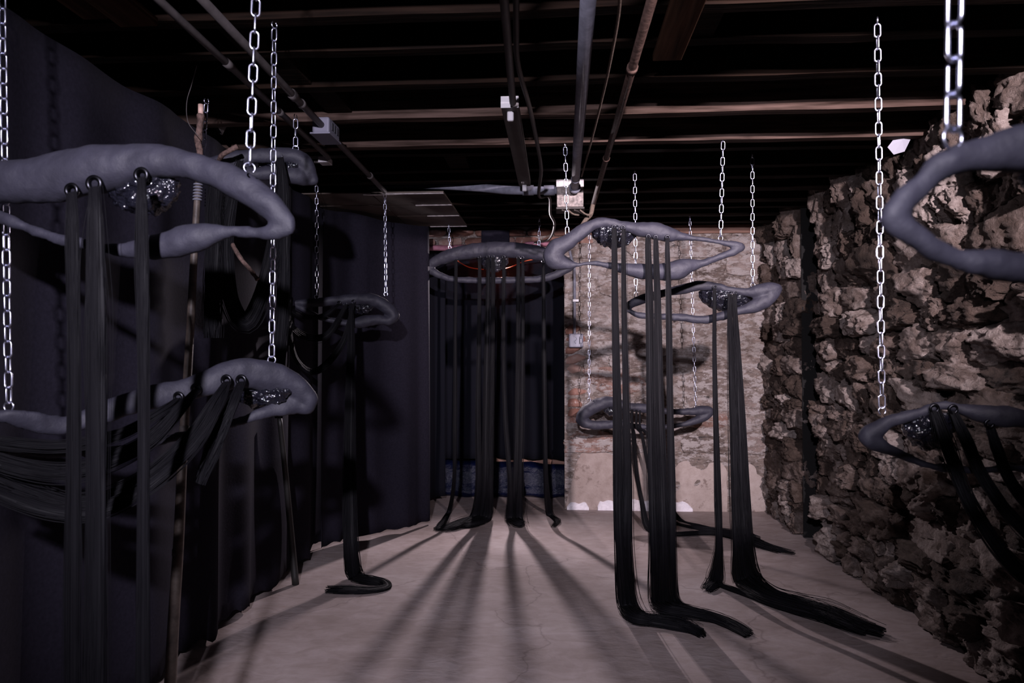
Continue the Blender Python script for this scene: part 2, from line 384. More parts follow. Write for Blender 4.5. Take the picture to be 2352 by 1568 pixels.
def put_stone(y, z, w, h):
    dep = R.uniform(0.075, 0.12)
    xo = XR + 0.045 + R.uniform(-0.030, 0.035)
    if GR1 - 0.01 < y < GR1 + 0.02: y += 0.03; w -= 0.03
    return fromdata('stone', R.choice(RS), (xo, y + w/2 + R.uniform(-.008, .008), z + h/2 + R.uniform(-.01, .01)),
             (R.uniform(-0.10, 0.10) + R.choice((0, math.pi)), R.uniform(-0.16, 0.16), R.uniform(-0.16, 0.16) + R.choice((0, math.pi))),
             (dep, w*0.58, h*0.60), wr)
stones.sort(key=lambda s: -s[2]*s[3]*(1 if s[0] > 2.2 else 0.2))
for s in stones[:296]: put_stone(*s)
rest = [put_stone(*s) for s in stones[296:]]
if rest:
    mb = MB()
    for o in rest:
        mw = Matrix.LocRotScale(o.location, o.rotation_euler, o.scale)
        mb.add([mw @ v.co for v in o.data.vertices], [tuple(p.vertices) for p in o.data.polygons])
        bpy.data.objects.remove(o)
    tag(mb.build('small_stones', M['rubble'], wr), kind='stuff')

# ---- back wall: doorway jamb to the right corner
DX0, DX1 = -1.02, 0.055
def back_sheet():
    nx = 50; nz = 60; x0, x1, z0, z1 = DX1, XR + 0.12, 0.0, 2.12; v = []; f = []
    for a in range(nx + 1):
        for c in range(nz + 1):
            x = x0 + (x1 - x0)*a/nx; z = z0 + (z1 - z0)*c/nz
            v.append((x, DB - 0.008*noise.multi_fractal(Vector((x*7, 3, z*8)), 1, 2, 4), z))
    for a in range(nx):
        for c in range(nz):
            i = a*(nz + 1) + c; f.append((i, i + nz + 1, i + nz + 2, i + 1))
    mb = MB().add(v, f); mb.box((x0, DB + 0.02, z0), (x1, DB + 0.32, z1))
    mb.box((DX0 - 0.6, DB + 0.02, 2.0), (DX1, DB + 0.30, 2.16))
    mb.box((DX0 - 0.6, DB + 0.02, 0.0), (DX0 - 0.02, DB + 0.30, 2.0))
    return mb.build('wall_back', M['back_mortar'])
wb = back_sheet(); stuctag(wb, 'pale whitewashed stone and brick back wall with doorway', 'wall')
BS = [stone_mesh(300 + i, 0.15, M['back_stone'], 16, 0.12) for i in range(16)]
BP = [stone_mesh(330 + i, 0.07, M['plaster'], 9, 0.18) for i in range(4)]
BK = [stone_mesh(350 + i, 0.06, M['brick'], 5, 0.16) for i in range(5)]
z = 0.44; k = 0
while z < 2.0:
    h = R.choice((0.11, 0.14, 0.17, 0.21)); h = min(h, 2.06 - z)
    x = DX1 + 0.01 + (0.14 if (1.0 < z < 1.42 or 0.62 < z < 0.95) else 0)
    while x < XR - 0.02:
        w = h*R.uniform(1.2, 3.0); 
        if x + w > XR - 0.10: w = XR + 0.02 - x
        fromdata('stone', R.choice(BS), (x + w/2, DB + 0.014 + R.uniform(-0.008, 0.008), z + h/2),
                 (R.uniform(-.03, .03) + R.choice((0, math.pi)), R.uniform(-.03, .03), R.uniform(-.02, .02) + R.choice((0, math.pi))), (w*0.525, 0.042, h*0.535), wb)
        x += w
    z += h
x = DX1 + 0.005
for w in (0.42, 0.33, 0.46, 0.32):                             # smooth plastered blocks low down
    fromdata('stone', R.choice(BP), (x + w/2, DB + 0.018, 0.225), (R.choice((0, math.pi)), 0, R.choice((0, math.pi))), (w*0.505, 0.034, 0.235), wb); x += w
for (z0, n) in ((1.03, 5), (0.63, 4)):                         # red brick quoins beside the doorway
    for i in range(n):
        w = 0.155 if i % 2 else 0.12
        fromdata('brick', R.choice(BK), (DX1 + 0.01 + w/2, DB + 0.012, z0 + i*0.075 + 0.035), (R.uniform(-.02, .02), R.uniform(-.03, .03), 0), (w*0.53, 0.036, 0.039), wb)
for row in range(2):                                           # brick courses over the doorway
    x = DX0 - 0.12 + row*0.09
    while x < DX1 + 0.12:
        fromdata('brick', R.choice(BK), (x + 0.1, DB + 0.008, 2.045 + row*0.072), (R.uniform(-.02, .02) + R.choice((0, math.pi)), R.uniform(-.02, .02), 0), (0.097, 0.03, 0.032), wb)
        x += 0.205
li = MB().box((0.22, DB - 0.035, 2.085), (XR + 0.03, DB + 0.05, 2.15)).build('trim_1', M['lintel'], smooth=False, bevel=0.004)
stuctag(li, 'brown timber plate on top of the pale back wall', 'timber')
mb = MB()                                                      # white splashes of limewash along the foot of the wall
for (xa, xb, hh) in ((1302, 1352, 0.055), (1372, 1412, 0.075), (1418, 1500, 0.085), (1512, 1585, 0.07)):
    A_, B_ = FL(xa, 1168), FL(xb, 1168); n = 16; base = len(mb.v)
    for i in range(n + 1):
        x = A_.x + (B_.x - A_.x)*i/n; e = min(1, 5*min(i, n - i)/n + 0.3)
        mb.v += [(x, DB - 0.035, 0.001), (x, DB - 0.036, hh*e*(0.85 + 0.35*noise.noise((x*22, 1, 2)))), (x, DB + 0.01, hh*e*0.9 + 0.01)]
    for i in range(n):
        a = base + i*3; mb.f += [(a, a + 3, a + 4, a + 1), (a + 1, a + 4, a + 5, a + 2)]
mb.build('limewash_patch', M['limewash'], wb)

# ---- alcove behind the doorway
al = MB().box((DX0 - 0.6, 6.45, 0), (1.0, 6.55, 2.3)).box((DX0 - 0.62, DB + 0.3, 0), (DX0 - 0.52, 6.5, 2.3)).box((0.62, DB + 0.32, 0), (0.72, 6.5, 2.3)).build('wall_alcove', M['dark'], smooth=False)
stuctag(al, 'dark unlit walls of the alcove behind the doorway', 'wall')

# ------------------------------------------------------------------ cloths
def cloth(name, path, z0, z1, m, amp, freq, seed, hem=0.0, top_sag=0.0, rows=26, step=0.018, thick=0.003):
    path = np.asarray(path, float); d = np.r_[0, np.cumsum(np.linalg.norm(np.diff(path, axis=0), axis=1))]
    n = int(d[-1]/step); s = np.linspace(0, d[-1], n)
    xy = np.c_[np.interp(s, d, path[:, 0]), np.interp(s, d, path[:, 1])]
    ker = np.ones(9)/9
    for c in (0, 1):
        e = np.pad(xy[:, c], 4, mode='edge'); xy[:, c] = np.convolve(e, ker, 'valid')
    T = np.gradient(xy, axis=0); T /= np.linalg.norm(T, axis=1)[:, None] + 1e-9; Nn = np.c_[-T[:, 1], T[:, 0]]
    v = []; f = []
    for i in range(n):
        for r in range(rows + 1):
            t = r/rows                                          # 0 top .. 1 hem
            a = amp*(0.35 + 0.65*t**0.7)
            k = a*(math.sin(freq*s[i] + 2.2*noise.noise((s[i]*1.3, t*0.6, seed))) + 0.8*noise.noise((s[i]*freq*0.45, t*0.8, seed + 7)))
            zt = z1 - top_sag*abs(math.sin(s[i]*4.5 + seed)); zb = z0 + hem*noise.noise((s[i]*5, 0, seed + 3)) + hem*0.6*noise.noise((s[i]*17, 2, seed))
            v.append((xy[i, 0] + Nn[i, 0]*k, xy[i, 1] + Nn[i, 1]*k, zt + (zb - zt)*t))
    for i in range(n - 1):
        for r in range(rows):
            a = i*(rows + 1) + r; f.append((a, a + 1, a + rows + 2, a + rows + 1))
    o = meshobj(name, v, f, m)
    md = o.modifiers.new('thickness', 'SOLIDIFY'); md.thickness = thick
    return o
c1 = cloth('black_curtain', [(XL, 0.55), (XL - 0.01, 1.6), (XL, 2.6), (XL + 0.01, 3.4), (XL - 0.01, 4.12)], 0.035, 2.075, M['black_cloth'], 0.022, 17, 1.0, hem=0.05, top_sag=0.015)
tag(c1, 'long black curtain covering the wall behind the leaning pole', 'curtain')
c2 = cloth('black_curtain', [(XL + 0.03, 3.95), (XL + 0.06, 4.15), (XL + 0.20, 4.27), (-1.12, 4.37), (-0.98, 4.50), (-0.90, 4.62), (-0.89, 4.72)], 0.03, 2.07, M['black_cloth'], 0.016, 26, 5.0, hem=0.02, top_sag=0.03)
tag(c2, 'black cloth partition curving out beside the doorway', 'curtain')
c3 = cloth('dark_curtain', [(-0.96, 5.70), (-0.5, 5.74), (0.0, 5.72), (0.32, 5.70)], 0.30, 2.1, M['navy_cloth'], 0.03, 22, 9.0, hem=0.015)
tag(c3, 'dark cloth hung inside the doorway behind the long hair', 'curtain')
c4 = cloth('dark_curtain', [(-1.10, 5.30), (-0.99, 5.33), (-0.93, 5.37), (-0.88, 5.42)], 0.05, 2.02, M['navy_cloth'], 0.012, 40, 13.0, hem=0.01)
tag(c4, 'narrow dark cloth strip at the left jamb of the doorway', 'curtain')
mb = MB(); n = 50                                              # crumpled tarpaulin lying along the foot of the doorway cloth
prof = [(0.0, 0.0), (-0.055, 0.012), (-0.085, 0.05), (-0.045, 0.085), (-0.03, 0.15), (-0.015, 0.235), (0.03, 0.275), (0.09, 0.26), (0.11, 0.0)]
for i in range(n + 1):
    x = -1.02 + 1.44*i/n
    for j, (a, zz) in enumerate(prof):
        w = Vector((x*6, j*0.9, 3))
        mb.v.append((x, 5.66 + a + 0.022*noise.noise(w*1.3), max(0, zz + (0.022*noise.noise(w) if 0 < j < 8 else 0) - 0.03*(x + 0.3)*(zz > .1))))
q = len(prof)
for i in range(n):
    for j in range(q - 1): mb.f.append((i*q + j, (i+1)*q + j, (i+1)*q + j + 1, i*q + j + 1))
tag(mb.build('navy_tarpaulin', M['tarp']), 'crumpled shiny navy tarpaulin on the floor across the doorway', 'tarpaulin')
pl = MB().box((-0.55, 5.80, 0.0), (0.5, 5.86, 0.315)).build('plank', M['lintel'], smooth=False, bevel=0.003)
tag(pl, 'pale plank edge showing above the navy tarpaulin', 'plank')
bc = cloth('black_cloth', [(-0.60, 5.165), (-0.45, 5.16), (-0.34, 5.165)], 1.93, 2.12, M['black_cloth'], 0.004, 20, 3.0, rows=8)
tag(bc, 'small black cloth pinned over the bricks above the doorway', 'cloth')
mb = MB(); n = 60
for i in range(n + 1):
    x = -1.0 + 1.08*i/n
    for j in range(5):
        t = j/4
        mb.v.append((x, DB - 0.02 - 0.02*math.sin(t*3.14) + 0.012*noise.noise((x*9, t, 4)), 2.02 - 0.045*t + 0.012*noise.noise((x*5, 1, t)) + (0.02 if x > -.25 else 0)))
for i in range(n):
    for j in range(4): a = i*5 + j; mb.f.append((a, a + 1, a + 6, a + 5))
o = mb.build('pink_sheet', M['pink']); o.modifiers.new('thickness', 'SOLIDIFY').thickness = 0.003
tag(o, 'strip of pink sheeting stapled under the bricks over the doorway', 'sheet')

# ------------------------------------------------------------------ eye sculptures
def interpY(Ys):
    xs = [a for a, _ in Ys]; ys = [b for _, b in Ys]
    return lambda x: float(np.interp(x, xs, ys))
def rim(parent, pts, Yf, seed, flat=0.8, voxel=0.0055):
    A = catmull([(x, y, r) for (x, y, r) in pts], 200, closed=True)
    C = []; Rr = []
    for x, y, r in A:
        Y = Yf(x); C.append(tuple(P(x, y, Y))); Rr.append(max(r, 3.0)*Y/FPX)
    C = np.array(C); n = len(C); seg = 18
    T = np.roll(C, -1, 0) - np.roll(C, 1, 0); T[:, 1] = 0; T /= np.linalg.norm(T, axis=1)[:, None] + 1e-9
    Yh = np.array((0, 1.0, 0)); Nn = np.cross(T, Yh)
    v = []; f = []
    for i in range(n):
        for j in range(seg):
            a = 2*math.pi*j/seg; p = C[i] + Rr[i]*(math.cos(a)*Nn[i] + flat*math.sin(a)*Yh)
            q = Vector(p); k = 0.06*Rr[i]*noise.noise(q*14 + Vector((seed, 0, 0))) + 0.0030*noise.noise(q*32) + 0.0014*noise.noise(q*80)
            v.append(p + k*1.3*(math.cos(a)*Nn[i] + math.sin(a)*Yh))
    for i in range(n):
        for j in range(seg):
            i2 = (i + 1) % n; f.append((i*seg + j, i*seg + (j+1) % seg, i2*seg + (j+1) % seg, i2*seg + j))
    o = meshobj('rim', v, f, M['clay'], parent)
    md = o.modifiers.new('merge', 'REMESH'); md.mode = 'VOXEL'; md.voxel_size = voxel; md.use_smooth_shade = True
    sm = o.modifiers.new('soften', 'SMOOTH'); sm.iterations = 4; sm.factor = 0.5
    return o
def iris(parent, x, y, rx, ry, Y, seed, dep=0.55):
    bm = bmesh.new(); bmesh.ops.create_icosphere(bm, subdivisions=5, radius=1.0)
    ax, az = rx*Y/FPX, ry*Y/FPX; ay = min(ax, az)*dep; c = P(x, y, Y + ay*0.75)
    for v in bm.verts:
        p = v.co.copy(); w = Vector((p.x*ax, p.y*ay, p.z*az*(0.16 if p.z > 0 else 1.0)))
        k = 0.0075*noise.noise(w*60 + Vector((seed, 1, 2))) + 0.004*noise.noise(w*130) + 0.002*noise.noise(w*260)
        v.co = c + w + p*k*1.3
    me = bpy.data.meshes.new('iris'); bm.to_mesh(me); bm.free(); me.materials.append(M['iris'])
    me.polygons.foreach_set('use_smooth', [True]*len(me.polygons))
    o = bpy.data.objects.new('iris', me); COL.objects.link(o); o.parent = parent; o.matrix_parent_inverse = Matrix.Translation(-parent.location)
    return o
def torus_geo(Rm, rm, n=24, s=8, arc=1.0):
    pts = [(Rm*math.cos(2*math.pi*arc*i/n), 0, Rm*math.sin(2*math.pi*arc*i/n)) for i in range(n + (0 if arc == 1 else 1))]
    v = []; f = []; k = len(pts)
    for i, p in enumerate(pts):
        a = 2*math.pi*arc*i/n; e = Vector((math.cos(a), 0, math.sin(a)))
        for j in range(s):
            b_ = 2*math.pi*j/s; v.append(Vector(p) + e*(rm*math.cos(b_)) + Vector((0, rm*math.sin(b_), 0)))
    for i in range(k if arc == 1 else k - 1):
        for j in range(s):
            i2 = (i + 1) % k; f.append((i*s + j, i2*s + j, i2*s + (j+1) % s, i*s + (j+1) % s))
    if arc != 1: f += [tuple(range(s)), tuple((k-1)*s + j for j in range(s))[::-1]]
    return v, f
def eyelet(parent, x, y, r, Y, front):
    v, f = torus_geo(r*0.78*Y/FPX, r*0.30*Y/FPX)
    c = P(x, y, Y - front); mw = Matrix.Translation(c) @ Matrix.Rotation(0.12, 4, 'X')
    meshobj('eyelet', [mw @ q for q in v], f, M['eyelet'], parent)
def hair(parent, pts, widths, seed, nf=70, fly=0.08, flat=0.35, fr=0.0011, ns=44, core=0.8, name='hair_lock'):
    """pts world points, widths in metres at each; many separate strands round a solid core"""
    rr = random.Random(seed)
    W4 = catmull([(*p, w) for p, w in zip([tuple(q) for q in pts], widths)], ns); C = W4[:, :3]; w = np.maximum(W4[:, 3], 0.002)
    T, S, B = frames(C, (1, 0, 0) if abs((Vector(pts[1]) - Vector(pts[0])).normalized().x) < 0.9 else (0, 0, 1))
    for i in range(ns):
        h = np.clip((0.75 - abs(T[i][2]))/0.45, 0, 1)
        if h > 0 and C[i][2] < 0.35:
            e = np.cross(T[i], (0, 0, 1.0)); e /= np.linalg.norm(e) + 1e-9
            if e.dot(S[i]) < 0: e = -e
            q = S[i]*(1 - h) + e*h; q -= T[i]*q.dot(T[i]); S[i] = q/(np.linalg.norm(q) + 1e-9); B[i] = np.cross(T[i], S[i])
    low = C[:, 2] < 0.10; fl_ = np.where(low, np.maximum(flat, 0.5), flat)
    mb = MB(); seg = 10; tp = np.ones(ns); tp[-5:] = np.linspace(0.9, 0.15, 5)
    v = []; f = []
    for i in range(ns):
        for j in range(seg):
            a = 2*math.pi*j/seg
            k = 1 + 0.25*noise.noise((C[i][2]*9 + seed, j*0.7, i*0.05))
            p = C[i] + 0.5*core*w[i]*tp[i]*k*(math.cos(a)*S[i] + fl_[i]*math.sin(a)*B[i]); p[2] = max(p[2], 0.002); v.append(p)
    for i in range(ns - 1):
        for j in range(seg): f.append((i*seg + j, i*seg + (j+1) % seg, (i+1)*seg + (j+1) % seg, (i+1)*seg + j))
    f += [tuple(range(seg))[::-1], tuple((ns-1)*seg + j for j in range(seg))]
    mb.add(v, f)
    for q in range(nf):
        a = rr.uniform(0, 2*math.pi); d = math.sqrt(rr.uniform(0.35, 1.0))
        if rr.random() < fly: d *= rr.uniform(1.1, 1.7)
        e = int(ns*rr.uniform(0.84, 1.0) if rr.random() < 0.6 else ns); e = max(e, 4); ph = rr.uniform(0, 50); v = []; f = []
        g = np.linspace(0, 1, ns)
        th = fr*rr.uniform(0.7, 1.3)
        for i in range(e):
            aa = a + 0.9*noise.noise((g[i]*2.2, ph, 1)); dd = d*(1 + 0.35*noise.noise((g[i]*3, ph, 5))*min(1, 4*g[i]))
            c = C[i] + 0.5*w[i]*dd*(math.cos(aa)*S[i] + fl_[i]*math.sin(aa)*B[i])
            for j in range(3):
                b_ = 2.094*j; p = c + th*(math.cos(b_)*S[i] + math.sin(b_)*B[i]); p[2] = max(p[2], 0.001); v.append(p)
        for i in range(e - 1):
            for j in range(3): f.append((i*3 + j, i*3 + (j+1) % 3, i*3 + 3 + (j+1) % 3, i*3 + 3 + j))
        mb.add(v, f)
    return mb.build(name, M['hair'], parent)
def eye(label, rimpts, Ys, iris_spec, eyelets, seed, flat=0.8, voxel=0.0055, front=None):
    Yf = interpY(Ys)
    xs = [p[0] for p in rimpts]; ys = [p[1] for p in rimpts]
    cx = 0.5*(min(xs) + max(xs)); root = empty('eye_sculpture', P(cx, max(ys), Yf(cx)))
    tag(root, label, 'sculpture', 'hanging eye sculptures')
    rim(root, rimpts, Yf, seed, flat, voxel)
    if iris_spec: x, y, rx, ry = iris_spec; iris(root, x, y, rx, ry, Yf(x), seed)
    U = np.array([(p[0], p[1], p[2]) for p in rimpts])
    for (x, y, r) in eyelets:
        d = np.hypot(U[:, 0] - x, U[:, 1] - y); k = d.argmin(); Y = Yf(x)
        fr = flat*math.sqrt(max(1, U[k, 2]**2 - min(d[k], U[k, 2]*0.9)**2))*Y/FPX + 0.004
        eyelet(root, x, y, r, Y, fr)
    root['Y'] = 0; del root['Y']
    return root, Yf
def pxpath(pts):
    """(x, y, Y) or (x, y) on the floor, last value width in px"""
    out = []; ws = []
    for p in pts:
        if len(p) == 4: out.append(P(p[0], p[1], p[2])); ws.append(p[3]*p[2]/FPX)
        else:
            q = FL(p[0], p[1], 0.018); w = p[2]*1.45*q.y/FPX; q.z = max(0.008, 0.24*w); out.append(q); ws.append(w)
    return out, ws
def lock(root, pts, seed, **kw):
    if len(pts[-1]) == 3 and len(pts[-2]) == 3: pts = list(pts[:-1]) + [(*pts[-1][:2], max(pts[-1][2], 0.75*pts[-2][2]))]
    p, w = pxpath(pts); return hair(root, p, w, seed, **kw)

# --- A: big eye in the left foreground
A_, Yf = eye('large charcoal clay eye above another eye, three broad hair bands, before the leaning pole',
    [(-190,445,30),(-130,425,42),(-60,420,50),(0,418,52),(85,415,57),(150,403,60),(238,387,59),(306,375,48),(367,370,41),(425,377,33),(483,397,33),(537,418,38),(590,450,36),(640,492,28),(664,522,20),
     (640,532,20),(600,535,15),(560,533,15),(520,534,17),(470,541,29),(424,553,37),(362,566,31),(310,572,22),(270,573,16),(210,563,14),(146,551,14),(68,525,14),(0,497,17),(-80,478,20),(-150,462,26)],
    [(-190, 1.40), (682, 1.36)], (332, 420, 92, 78), [(165,437,17),(217,422,20),(325,402,18)], 1, 0.75)
Y = 1.33
for i, (x, y, ws) in enumerate(((165, 442, (26, 30, 30, 31, 34, 36)), (217, 430, (34, 44, 52, 48, 50, 54)), (325, 408, (24, 30, 28, 29, 32, 34)))):
    pts = [(x, y, Y - 0.035, ws[0]*0.8), (x + 1, y + 60, Y - 0.05, ws[0]), (x + 2, 600, Y - 0.045, ws[1]), (x + 4, 750, Y - 0.04, ws[2]), (x + 5, 1000, Y - 0.03, ws[3]), (x + 4, 1300, Y - 0.03, ws[4]), (x + 2, 1620, Y - 0.03, ws[5]), (x, 2000, Y - 0.03, ws[5])]
    lock(A_, pts, 10 + i, nf=150, fr=0.0007, flat=0.25, core=0.93)
# --- B: lower-left eye
B_, Yf = eye('charcoal clay eye tilted upward to one end, hair swept sideways, hanging under a larger eye',
    [(-160,985,18),(-90,962,20),(0,955,18),(60,965,25),(110,975,27),(153,975,23),(200,962,24),(260,940,28),(320,920,30),(370,908,30),(420,897,28),(470,882,31),(520,864,36),(570,858,36),(620,866,36),(665,882,32),(700,912,28),(702,930,22),
     (660,934,20),(600,950,15),(548,968,12),(480,985,12),(400,1005,12),(300,1030,12),(150,1042,13),(0,1030,14),(-90,1005,15)],
    [(-160, 1.40), (20, 1.45), (625, 1.87), (740, 1.95)], (600, 896, 66, 40), [(410,912,13),(450,893,13),(520,873,13),(554,873,13)], 2, 0.75)
lock(B_, [(410, 916, 1.66, 16), (370, 945, 1.6, 30), (280, 995, 1.545, 42), (150, 1025, 1.475, 46), (0, 1015, 1.415, 44), (-120, 990, 1.375, 36)], 21, nf=90)
lock(B_, [(450, 897, 1.69, 16), (415, 935, 1.62, 30), (330, 1020, 1.555, 46), (180, 1080, 1.475, 52), (40, 1070, 1.415, 48), (-120, 1010, 1.375, 40)], 22, nf=90)
lock(B_, [(520, 878, 1.74, 16), (495, 920, 1.67, 28), (440, 1010, 1.615, 46), (330, 1110, 1.555, 56), (190, 1160, 1.495, 56), (60, 1125, 1.445, 50), (-100, 1050, 1.395, 40)], 23, nf=90)
lock(B_, [(554,878,1.76,16),(535,925,1.70,26),(508,985,1.68,34),(484,1045,1.67,34),(458,1110,1.66,26)], 24, nf=100)
lock(B_, [(520,880,1.73,14),(500,930,1.66,24),(450,1010,1.60,34),(370,1090,1.53,42),(250,1165,1.47,44),(120,1170,1.42,44),(-60,1110,1.38,40)], 25, nf=90)
# --- C: upper-left eye seen edge-on, by the twigs
C_, Yf = eye('small charcoal eye seen edge-on near the ceiling beside the forked twigs',
    [(462,380,9),(500,370,14),(540,363,17),(580,359,18),(620,357,18),(665,358,19),(693,370,21),(712,400,18),(720,414,11),(698,408,20),(660,401,20),(620,398,17),(585,399,16),(545,398,15),(510,392,13),(480,388,10)],
    [(462, 2.36), (730, 2.55)], (640, 377, 50, 16), [(495,372,6),(552,367,6),(643,359,7)], 3, 0.9)
lock(C_, [(495,372,2.32,20),(493,420,2.33,34),(491,560,2.34,42),(489,680,2.34,44),(488,776,2.34,44)], 31, nf=90, flat=0.3)
lock(C_, [(552,369,2.36,14),(535,440,2.36,26),(518,560,2.36,34),(528,680,2.36,38),(562,742,2.36,40),(596,690,2.38,36),(622,590,2.40,30),(640,470,2.42,22),(645,380,2.43,14)], 32, nf=90, flat=0.4)
lock(C_, [(643,362,2.42,16),(650,430,2.42,28),(652,560,2.42,32),(650,700,2.43,30),(642,830,2.44,26),(640,960,2.45,20)], 33, nf=80, flat=0.35)
# --- D: mid-left eye in front of the partition
D_, Yf = eye('charcoal eye in front of the curved black partition, hair swagged sideways to the curtain',
    [(674,697,7),(700,696,10),(740,693,11),(780,690,12),(815,687,13),(850,688,15),(880,700,15),(903,722,14),(895,736,11),(865,734,12),(840,738,14),(815,742,11),(785,740,7),(740,730,6),(700,712,6)],
    [(667, 3.64), (920, 3.84)], (826, 702, 32, 20), [(779,696,5),(793,698,5),(812,693,5),(823,709,5)], 4, 1.1)
lock(D_, [(779,698,3.68,7),(743,724,3.62,14),(700,727,3.58,18),(664,706,3.50,18),(662,672,3.44,16)], 41, nf=60)
lock(D_, [(795,700,3.69,7),(755,765,3.64,14),(712,776,3.6,18),(668,748,3.50,20),(664,690,3.44,16)], 42, nf=60)
lock(D_, [(812,697,3.70,7),(785,790,3.66,13),(728,852,3.6,18),(682,826,3.52,18),(664,750,3.46,16),(660,680,3.44,14)], 43, nf=60)
lock(D_, [(806,697,3.70,8),(806,780,3.66,16),(804,950,3.58,22),(803,1150,3.52,30),(806,1260,3.46,34),(815,1322,28),(850,1332,26),(880,1335,18),(886,1345,14),(850,1352,16),(800,1353,22),(750,1352,20)], 44, nf=120, ns=60, fly=0.12)
# --- E: doorway eye
E_, Yf = eye('wide charcoal eye in front of the doorway with eight thin hair locks',
    [(980,612,9),(1000,600,12),(1030,588,15),(1068,579,17),(1115,574,18),(1180,574,18),(1240,582,17),(1285,596,14),(1312,610,9),(1285,627,9),(1243,640,8),(1147,644,8),(1048,642,7),(1010,632,8),(988,620,9)],
    [(900, 4.76), (1400, 4.76)], (1135, 592, 34, 34), [(1047,594,4),(1101,590,4),(1121,589,4),(1132,589,4),(1157,590,4),(1190,591,4),(1200,592,4),(1248,600,4)], 5, 0.9)
Y = 4.72
def hang(root, x0, y0, Y, w0, mids, tail, seed, **kw):
    pts = [(x0, y0, Y - 0.02, w0*0.8), (x0 + 0.5, y0 + 40, Y - 0.02, w0)] + [(x, y, Y, w) for (x, y, w) in mids] + tail
    return lock(root, pts, seed, **kw)
hang(E_, 1047, 596, Y, 7, [(1046,760,7),(1045,950,9),(1043,1100,8)], [(1032,1172,8),(1015,1200,12),(1002,1212,10)], 51, nf=40)
hang(E_, 1101, 592, Y, 8, [(1100,760,9),(1098,950,12),(1100,1110,16)], [(1092,1186,18),(1060,1203,22),(1030,1208,18),(1000,1213,12)], 52, nf=60)
hang(E_, 1121, 591, Y, 9, [(1119,760,10),(1116,950,14),(1115,1110,20)], [(1108,1186,24),(1075,1198,24),(1040,1210,22),(1012,1214,14)], 53, nf=60)
hang(E_, 1132, 591, Y, 9, [(1131,760,10),(1128,950,14),(1124,1110,18)], [(1117,1188,20),(1090,1202,20),(1050,1206,16)], 54, nf=60)
hang(E_, 1157, 592, Y, 8, [(1156,760,9),(1160,950,10),(1172,1110,12)], [(1172,1188,16),(1180,1203,20)], 55, nf=50)
hang(E_, 1190, 593, Y, 10, [(1190,760,11),(1188,950,13),(1184,1110,17)], [(1180,1186,22),(1190,1202,22),(1204,1204,14)], 56, nf=60)
hang(E_, 1200, 594, Y, 7, [(1201,760,8),(1198,950,11),(1194,1110,12)], [(1192,1190,18),(1200,1203,16)], 57, nf=50)
hang(E_, 1248, 603, Y, 8, [(1249,760,10),(1251,950,11),(1254,1100,12)], [(1262,1178,13),(1280,1193,11),(1272,1206,10)], 58, nf=50)
# --- F: centre eye
F_, Yf = eye('large twisted charcoal eye before the pale wall, hanging near the ceiling pipes',
    [(1268,588,22),(1278,572,22),(1303,557,18),(1335,533,17),(1362,516,13),(1390,511,12),(1430,518,11),(1470,527,17),(1500,529,20),(1531,537,18),(1565,543,10),(1600,548,6),(1653,556,6),(1690,563,9),(1703,568,9),
     (1675,582,9),(1640,595,8),(1607,606,10),(1575,613,19),(1545,622,23),(1508,624,18),(1465,622,17),(1431,616,12),(1400,610,8),(1362,604,6),(1325,608,6),(1300,606,13),(1278,600,22)],
    [(1200, 2.98), (1800, 2.98)], (1411, 522, 53, 48), [(1410,521,5.5),(1431,523,5.5),(1489,543,5.5),(1506,545,5.5),(1533,545,5.5)], 6, 0.85)
Y = 2.945
hang(F_, 1410, 523, Y, 11, [(1412,700,13),(1416,900,16),(1420,1100,24),(1425,1260,28)], [(1438,1385,30),(1460,1420,34),(1510,1424,28),(1560,1432,28),(1600,1448,20),(1612,1456,10)], 61, nf=110, ns=60, fly=0.12)
hang(F_, 1431, 525, Y, 9, [(1433,700,11),(1437,900,14),(1441,1100,19),(1440,1260,24)], [(1446,1380,26),(1475,1418,30),(1530,1430,26),(1585,1440,24),(1614,1446,12)], 62, nf=90, ns=60)
hang(F_, 1489, 545, Y, 12, [(1492,700,15),(1495,900,17),(1499,1100,22),(1505,1260,24)], [(1512,1375,26),(1530,1402,30),(1580,1408,24),(1640,1418,24),(1690,1436,20),(1722,1452,10)], 63, nf=110, ns=60)
hang(F_, 1506, 547, Y, 12, [(1510,700,14),(1514,900,17),(1521,1100,22),(1526,1260,26)], [(1528,1378,26),(1552,1398,28),(1610,1410,24),(1660,1424,22),(1700,1445,16),(1716,1455,8)], 64, nf=100, ns=60)
hang(F_, 1533, 547, Y, 9, [(1536,700,11),(1539,900,12),(1543,1100,15),(1545,1260,18)], [(1546,1372,20),(1575,1396,22),(1630,1412,22),(1680,1428,20),(1720,1445,10)], 65, nf=80, ns=60)
# --- G
G_, Yf = eye('slim charcoal eye nearest the stone wall corner, three hair locks trailing to the rubble wall',
    [(1434,708,6),(1455,695,10),(1490,682,11),(1530,672,9),(1565,665,11),(1605,656,12),(1640,658,9),(1680,666,8),(1715,671,10),(1745,668,16),(1775,662,14),(1786,664,10),(1765,685,16),(1735,702,16),(1700,713,10),(1660,725,10),(1615,734,9),(1565,729,9),(1508,727,7),(1470,724,7),(1447,715,5)],
    [(1400, 3.50), (1800, 3.43)], (1668, 670, 60, 44), [(1641,660,5),(1676,673,5),(1688,673,5)], 7, 0.95)
Y = 3.40
hang(G_, 1641, 662, Y, 8, [(1641,800,9),(1644,960,11),(1650,1150,15),(1652,1250,16)], [(1645,1332,26),(1632,1346,22),(1622,1352,10)], 71, nf=80)
hang(G_, 1676, 675, Y, 9, [(1679,800,13),(1686,960,20),(1692,1150,26),(1698,1250,32)], [(1712,1335,40),(1760,1372,38),(1830,1396,40),(1900,1415,44),(1970,1436,36),(2030,1452,10)], 72, nf=130, ns=60, fly=0.15)
